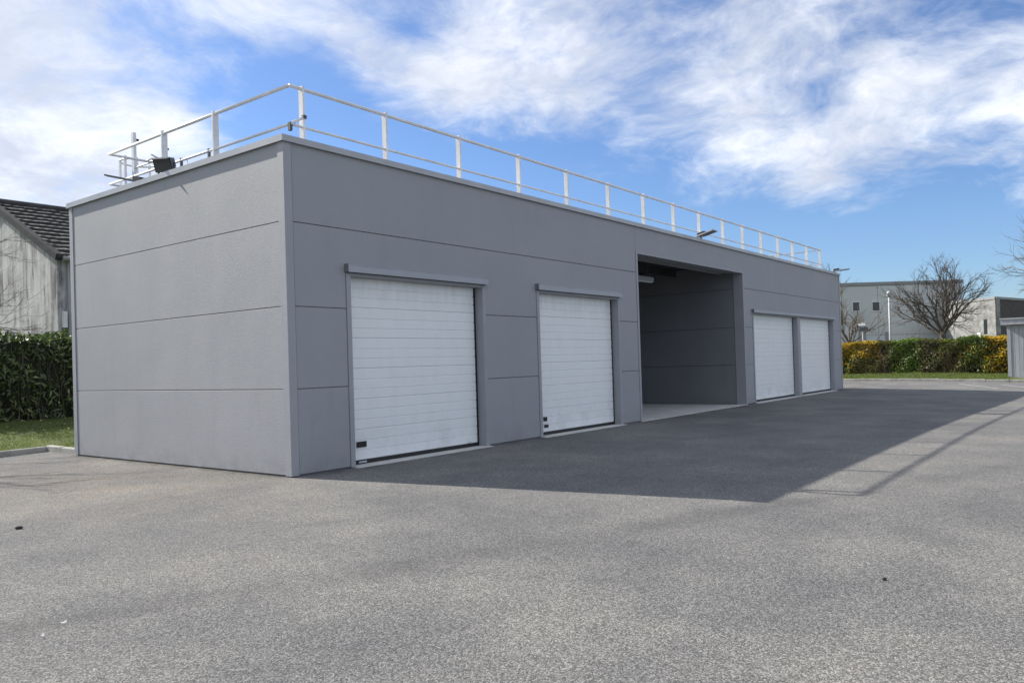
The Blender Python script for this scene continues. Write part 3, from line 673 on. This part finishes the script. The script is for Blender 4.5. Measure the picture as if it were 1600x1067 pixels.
def blades(name, n, x0, x1, y0f, y1f, zf, h, label):
    x = rng.uniform(x0, x1, n); lo, hi = y0f(x), y1f(x); y = lo + (hi - lo) * rng.uniform(size=n)
    z = zf(x, y) - .004; a = rng.uniform(0, 2 * np.pi, n); wd = h * .13
    hh = h * rng.uniform(.45, 1.25, n) * (1 + .35 * np.sin(x * 2.1 + np.sin(y * 1.7)) * np.sin(y * 2.6))
    dx, dy = np.cos(a) * wd, np.sin(a) * wd; lx, ly = rng.normal(0, .45, n) * hh, rng.normal(0, .45, n) * hh
    v = np.stack([np.stack([x - dx, y - dy, z], 1), np.stack([x + dx, y + dy, z], 1), np.stack([x + lx, y + ly, z + hh], 1)], 1).reshape(-1, 3)
    o = fast_mesh(name, v, np.arange(3 * n).reshape(-1, 3), 'grass'); o['kind'] = 'stuff'; o['label'] = label; o['category'] = 'grass'
blades('grass', 60000, -5., 5., lambda x: y0(x) + .08, lambda x: 0 * x + 14.6, lz, .045, 'short green lawn grass in front of the laurel hedge')
rz = lambda x, y: gz(x, y) + .09 + .05 * sst(38, 45, x)
blades('grass', 50000, 37.95, 46.2, lambda x: 0 * x - 4.8, lambda x: 0 * x + 9., rz, .085, 'short green verge grass between the kerb and the clipped shrub hedge')
n = 90; x = rng.uniform(-1.5, 3.5, n); y = rng.uniform(8.4, 14.3, n); ok = y > y0(x) + .1; x, y = x[ok], y[ok]
v, f = leaf_mesh(np.stack([x, y, lz(x, y) + .04], 1), np.tile((0, 0, 1.), (len(x), 1)) + rng.normal(0, .2, (len(x), 3)), .10, .05)
o = fast_mesh('fallen_leaves', v, f, 'dry_leaf'); o['kind'] = 'stuff'; o['label'] = 'pale fallen leaves scattered over the lawn by the laurel hedge'; o['category'] = 'leaves'
tree('bare_tree', (-5.0, 11.9, .2), 8.2, 2.8, 'slender bare tree standing on the lawn before the laurel hedge', 'bark_pale', .26, 11, 4, 10, .9, .13, 3)
tree('bare_tree', (.75, 18.2, .34), 8.0, 4.6, 'bare tree behind the laurel hedge, its twigs crossing the streaked house wall', 'bark_pale', .26, 12, 5, 11, .4, .085, 3)

# ------------------------------------------------------------------ right: clipped shrubs, trees, lamp, sign, shed
HXF = 46.0
def shrub(ya, yb, mats, label, n=3200, top=2.14, lsz=.13, dx=0.):
    """one clipped shrub of the row; mats = [(material, share, zmin, zmax)]"""
    yc = (ya + yb) / 2; zb = float(rz(HXF, yc)); t = thing('hedge_shrub', (HXF + .8, yc, zb), label, 'shrub', 'clipped shrubs in a row behind the verge')
    tf = lambda u, v, z: (HXF + v + dx, u, z)
    core(ya + .08, yb - .08, .28, 1.3, zb - .05, top - .16, tf).build('inner_growth', 'hedge_core', t, True)
    for mt, share, zl, zh in mats:
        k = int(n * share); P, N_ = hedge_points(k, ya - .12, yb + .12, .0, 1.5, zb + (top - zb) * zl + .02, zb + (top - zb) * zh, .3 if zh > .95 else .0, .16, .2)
        W = np.stack([HXF + P[:, 1] + dx, P[:, 0], P[:, 2]], 1); NN = np.stack([N_[:, 1], N_[:, 0], N_[:, 2]], 1)
        v, f = leaf_mesh(W, NN, lsz, lsz * .5); fast_mesh('foliage' if not mt.startswith('petal') else 'blossom', v, f, mt, t)
    b = MB()
    for k in range(14):
        y = rng.uniform(ya + .1, yb - .1); z = zb; xx = HXF + dx + rng.uniform(0, .25); p = [(xx, y, z)]
        for s_ in range(4): y += rng.normal(0, .12); xx += rng.normal(0, .05); z += (top - zb) * rng.uniform(.15, .27); p.append((xx, y, z))
        b.tube(p, .014, 4, False, r1=.005)
    b.build('stems', 'bark_warm', t)
shrub(5.9, 8.2, [('leaf_olive', .5, 0, 1), ('leaf_dark', .5, 0, .9)], 'dark olive shrub of the hedge row, hidden mostly by the garage end')
shrub(4.15, 5.9, [('leaf_olive', .55, 0, 1), ('leaf_dark', .35, 0, .9), ('petal_orange', .45, .55, 1), ('petal_yellow', .12, .1, .8)], 'olive shrub with a yellow clipped top beside the garage end')
shrub(2.75, 4.15, [('leaf_brown', .35, 0, .95), ('leaf_olive', .5, 0, 1), ('petal_orange', .38, .5, 1)], 'orange-topped brownish shrub below the white lamp post')
shrub(1.95, 2.75, [('leaf_brown', .8, 0, 1), ('leaf_dark', .2, 0, 1)], 'narrow brown twiggy shrub between the orange-topped and the bright green one', 2000)
shrub(.45, 1.95, [('leaf_green', .75, 0, 1), ('leaf_dark', .35, 0, .85)], 'bright green leafy shrub in the middle of the hedge row', 2800, 2.2)
shrub(-.75, .45, [('leaf_brown', .65, 0, 1), ('leaf_dark', .35, 0, 1)], 'brown twiggy shrub below the round bare tree, beside the bright green one', 2400)
shrub(-1.75, -.75, [('leaf_brown', .5, 0, .9), ('leaf_olive', .3, 0, 1), ('leaf_green', .2, .6, 1)], 'mixed brown and green shrub between the twiggy and the dark one', 2200)
shrub(-3.05, -1.75, [('leaf_dark', .75, 0, 1), ('leaf_green', .3, .2, 1), ('petal_orange', .06, .3, .8)], 'dark green shrub beside the yellow flowering one', 2800, 2.2)
shrub(-4.55, -3.05, [('petal_yellow', .62, .05, 1), ('leaf_dark', .35, 0, .9)], 'yellow flowering shrub in full bloom beside the grey wooden shed', 3000, 2.2)
shrub(-7.5, -4.55, [('leaf_dark', .8, 0, 1), ('leaf_olive', .2, 0, 1)], 'dark green shrub behind the grey wooden shed', 2200)
tree('bare_tree', (51.5, -.05, .1), 7.6, 4.6, 'round-crowned bare tree rising behind the clipped shrub row', 'bark', .36, 5, 5, 15, .5, .2, 3, elmin=.62)
tree('bare_tree', (47.5, -8.6, .0), 9.6, 9.0, 'large bare tree with pale spreading branches behind the grey shed', 'bark_pale', .30, 9, 5, 12, .3, .22, 3)
tree('bare_tree', (56.5, 9.4, .1), 8.9, 6.5, 'tall bare tree showing over the end of the garage roof', 'bark_pale', .3, 21, 4, 10, .6, .16, 3)
tree('bare_tree', (57.5, 7.3, .1), 6.2, 5.6, 'low bare brown tree in front of the two small windows', 'bark_warm', .35, 31, 4, 9, .4, .13, 3)
lp = thing('lamp_post', (50.5, 2.92, .1), 'slim white lamp post rising behind the clipped shrub row', 'lamp post')
MB().tube([(50.5, 2.92, .1), (50.5, 2.92, 5.25)], .075, 12, r1=.06).build('pole', 'white_plastic', lp, True)
MB().tube([(50.5, 2.92, 5.25), (50.5, 2.92, 5.34), (50.5, 2.92, 5.36)], .17, 12).build('lantern', 'white_plastic', lp); MB().tube([(50.5, 2.92, 5.36), (50.5, 2.92, 5.56)], .19, 12, r1=.08).build('cap', 'white_plastic', lp, True)
sg = thing('sign_post', (49.3, 4.35, .1), 'white post with small sign plates beside the lamp post', 'sign')
MB().tube([(49.3, 4.35, .1), (49.3, 4.35, 3.5)], .06, 8).build('post', 'white_plastic', sg)
MB().box(49.22, 49.26, 4.15, 4.6, 3.3, 3.45).build('sign_plate', 'white_paint', sg); MB().box(49.22, 49.26, 4.0, 4.5, 2.95, 3.2).build('sign_plate', 'clamp', sg)
# shed
sh = thing('shed', (41.3, -6.6, 0), 'grey wooden board shed with flat overhanging roof at the end of the shrub row', 'shed')
sz = float(gz(41.3, -6)); SX, SY = 41.30, -4.62
struct(MB().box(40.75, 44.8, -9.4, -2.55, sz - .3, sz + .13).build('shed_slab', 'kerb_concrete'))
MB().box(SX, SX + .16, SY - .16, SY, sz + .13, 2.72).build('corner_post', 'wood_grey2', sh)
yy = SY - .165; k = 0
while yy > -9.0:
    wv = .185 + rng.normal(0, .004); MB().box(SX + .02 + rng.normal(0, .004), SX + .05, yy - wv + .012, yy, sz + .14 + abs(rng.normal(0, .006)), 2.70).build('board', 'wood_grey' if rng.uniform() < .6 else 'wood_grey2', sh); yy -= wv
xx = SX + .165
while xx < 44.2:
    wv = .185; MB().box(xx, xx + wv - .012, SY - .05, SY - .02 + rng.normal(0, .004), sz + .14, 2.70).build('board', 'wood_grey2', sh); xx += wv
MB().box(SX + .055, 44.2, -9.0, SY - .055, sz + .1, 2.71).build('inner_frame', 'joint', sh)
MB().box(SX - .28, 44.6, -9.3, SY + .24, 2.72, 2.99).build('roof', 'wood_grey', sh); MB().box(SX - .32, 44.64, -9.34, SY + .28, 2.992, 3.06).build('roof_edge', 'coping', sh)
# far buildings
fb = thing('warehouse', (70., 12., 0), 'large plain grey-green clad building behind the bare tree', 'building')
A, Bv = Vector((60.6, 25.6, 0)), Vector((78.45, 2.5, 0)); dA = (Bv - A).normalized(); nA = Vector((dA.y, -dA.x, 0)); LA = (Bv - A).length; HA = 8.05
if nA.dot(Vector((-1, -1, 0))) < 0: nA = -nA
def wall_pt(u, z, t=0.): p = A + dA * u - nA * t; return (p.x, p.y, z)
b = MB(); vs = [wall_pt(0, 0, .06), wall_pt(LA, 0, .06), wall_pt(LA, 0, 14.), wall_pt(0, 0, 14.)]; vs += [(p[0], p[1], HA) for p in vs]; b.add(vs, [(0, 1, 5, 4), (1, 2, 6, 5), (2, 3, 7, 6), (3, 0, 4, 7), (4, 5, 6, 7)]); b.build('wall', 'far_grey', fb)
edges = [0, 6, 12.0, LA - 11.4, LA - 8.0, LA - 4.2, LA]
for i in range(len(edges) - 1):
    for z0, z1 in ((0, 3.1), (3.1, HA - .25)):
        m2 = 'far_grey2' if (i in (3, 4) and z0 == 0) else 'far_grey'
        MB().panel([(edges[i] + .02, z0 + .02), (edges[i + 1] - .02, z0 + .02), (edges[i + 1] - .02, z1 - .02), (edges[i] + .02, z1 - .02)], wall_pt, .05, .02, .02).build('wall_panel', m2, fb)
MB().panel([(-.1, HA - .24), (LA + .1, HA - .24), (LA + .1, HA + .08), (-.1, HA + .08)], lambda u, z, t: wall_pt(u, z, t - .08), .3, .02, .02).build('roof_trim', 'far_trim', fb)
def wwin(u, z, wd, hh):
    o = MB().panel([(u - wd, z - hh), (u + wd, z - hh), (u + wd, z + hh), (u - wd, z + hh)], lambda a, b_, t: wall_pt(a, b_, t - .03), .05, .01, .01).build('window', 'glass', fb)
    fr_ = MB()
    for q in ((u - wd - .07, u - wd, z - hh, z + hh), (u + wd, u + wd + .07, z - hh, z + hh), (u - wd - .07, u + wd + .07, z + hh, z + hh + .07), (u - wd - .1, u + wd + .1, z - hh - .09, z - hh)):
        fr_.panel([(q[0], q[2]), (q[1], q[2]), (q[1], q[3]), (q[0], q[3])], lambda a, b_, t: wall_pt(a, b_, t - .07), .1, .01, .01)
    fr_.build('frame', 'white_paint', o)
uu = lambda x, y: (Vector((x, y, 0)) - A).dot(dA)
wwin(uu(72.32, 10.51), 5.86, .31, .40); wwin(uu(73.47, 9.03), 5.82, .33, .40); wwin(uu(69.0, 14.7), 5.9, .31, .40)
MB().panel([(uu(72.6, 10.1) - .35, .1), (uu(72.6, 10.1) + .35, .1), (uu(72.6, 10.1) + .35, 4.2), (uu(72.6, 10.1) - .35, 4.2)], lambda a, b_, t: wall_pt(a, b_, t - .04), .05, .01, .01).build('door', 'far_trim', fb)
MB().tube([wall_pt(uu(74.0, 8.3), .1, -.1), wall_pt(uu(74.0, 8.3), 3.4, -.1)], .09, 8).build('downpipe', 'far_trim', fb)
sb = thing('stone_building', (70, -1, 0), 'low pale stone building with dark tiled side wall beyond the shrub row', 'building')
c1, c2, c3 = Vector((69.9, -1.09, 0)), Vector((74.6, 3.36, 0)), Vector((84., -4.6, 0)); HS = 5.72
b = MB(); b.add([c1, c2, c2 + Vector((0, 0, HS)), c1 + Vector((0, 0, HS))], [(0, 1, 2, 3)]); e1 = (c2 - c1).normalized(); n1_ = Vector((-e1.y, e1.x, 0)); e2 = (c3 - c1).normalized(); n2_ = Vector((e2.y, -e2.x, 0))
def blockwall(p, q, nn, t, h, nm, mt):
    b = MB(); a = [p, q, q - nn * t, p - nn * t]; b.add([tuple(v) for v in a] + [tuple(v + Vector((0, 0, h))) for v in a], [(0, 1, 5, 4), (1, 2, 6, 5), (2, 3, 7, 6), (3, 0, 4, 7), (4, 5, 6, 7)]); return b.build(nm, mt, sb)
blockwall(c1, c2, n1_, .4, HS, 'wall', 'stone_pale'); blockwall(c1 + n2_ * .03, c3 + n2_ * .03, n2_, .06, HS - .02, 'wall', 'tile_dark')
b = MB(); b.add([tuple(v + Vector((0, 0, HS - .1))) for v in (c1, c3, c3 + Vector((4, 10, 0)), c2)], [(0, 1, 2, 3)]); b.build('roof', 'inner_dark', sb)
blockwall(c1 + n1_ * .06 + Vector((0, 0, HS - .1)), c2 + n1_ * .06 + Vector((0, 0, HS - .1)), n1_, .2, .22, 'roof_edge', 'far_trim'); blockwall(c1 + n2_ * .1 + Vector((0, 0, HS - .1)), c3 + n2_ * .1 + Vector((0, 0, HS - .1)), n2_, .2, .2, 'roof_edge', 'far_trim')
def spt(u, z, o_): p = c1 + e1 * u + n1_ * o_; return (p.x, p.y, z)
def srect(u0, u1, z0, z1, o_, nm, mt):
    b = MB(); b.panel([(-u1, z0), (-u0, z0), (-u0, z1), (-u1, z1)], lambda a, z, t: spt(-a, z, o_ - t), .06, .01, .01); return b.build(nm, mt, sb)
uS = 1.28; wn = srect(uS - .2, uS + .2, 2.75, 4.0, .03, 'window', 'glass'); srect(uS - .16, uS + .16, 1.2, 2.5, .05, 'door', 'white_paint'); srect(uS + .6, uS + 1.0, .9, 2.9, .05, 'door_frame', 'white_paint')
# overhead cables
pw = thing('power_line', (150, 40, 0), 'thin faint overhead cables crossing the sky above the far roofs', 'cables')
for k, dz_ in enumerate((0, .9, 2.6)):
    p0, p1 = Vector((88, 72, 13.6 + dz_)), Vector((118, -40, 17.2 + dz_)); MB().tube([p0.lerp(p1, t) - Vector((0, 0, 4 * 1.2 * t * (1 - t))) for t in np.linspace(0, 1, 24)], .006, 4, False).build('cable', 'flood_grey', pw)
for p, hh in (((88, 72), 16.8), ((118, -40), 20.6)):
    o = MB().tube([(p[0], p[1], -.2), (p[0], p[1], hh)], .17, 10, r1=.11).build('pole', 'bark', pw)
    MB().box(p[0] - .06, p[0] + .06, p[1] - .9, p[1] + .9, hh - .6, hh - .48).build('cross_arm', 'bark', o)
# ------------------------------------------------------------------ litter on the yard
def rock(loc, r, mt, name, label, cat, flat=.55):
    import bmesh
    bm = bmesh.new(); bmesh.ops.create_icosphere(bm, subdivisions=2, radius=r)
    for v in bm.verts:
        k = 1 + .28 * math.sin(v.co.x / r * 2.3 + 1.2 * r * 100) * math.cos(v.co.y / r * 2.9) + .12 * random.uniform(-1, 1); v.co *= k; v.co.z *= flat
    me = bpy.data.meshes.new(name); bm.to_mesh(me); bm.free(); me.materials.append(M[mt]); o = bpy.data.objects.new(name, me); C.objects.link(o); o.location = loc; tag(o, label, cat)
rock((-3.67, -.46, .014), .034, 'stone_dark', 'stone', 'small dark stone on the open asphalt towards the side wall', 'stone')
rock((-1.28, -8.05, .008), .017, 'stone_dark', 'stone', 'tiny dark pebble on the asphalt in front of the shadow edge', 'stone')
for (x, y, a, lb) in ((-4.80, -4.14, .3, 'narrow white paper scrap on the asphalt, the one closer to the dark stone'), (-4.98, -4.29, .9, 'small white paper scrap on the asphalt, the one farther from the dark stone')):
    b = MB(); d = Vector((math.cos(a), math.sin(a), 0)) * .02; e = Vector((-d.y, d.x, 0)) * .3
    vs = [Vector((x, y, .006)) + d * i + e * j + Vector((0, 0, .006 * ((i * i) + (j > 0)))) for i in (-1, 0, 1) for j in (-1, 1)]
    vs += [v + Vector((0, 0, .002)) for v in vs]
    b.add(vs, [(0, 1, 3, 2), (2, 3, 5, 4), (6, 8, 9, 7), (8, 10, 11, 9), (0, 6, 7, 1), (4, 5, 11, 10), (0, 2, 8, 6), (2, 4, 10, 8), (1, 7, 9, 3), (3, 9, 11, 5)])
    tag(b.build('paper_scrap', 'paper', loc=(x, y, 0)), lb, 'litter')
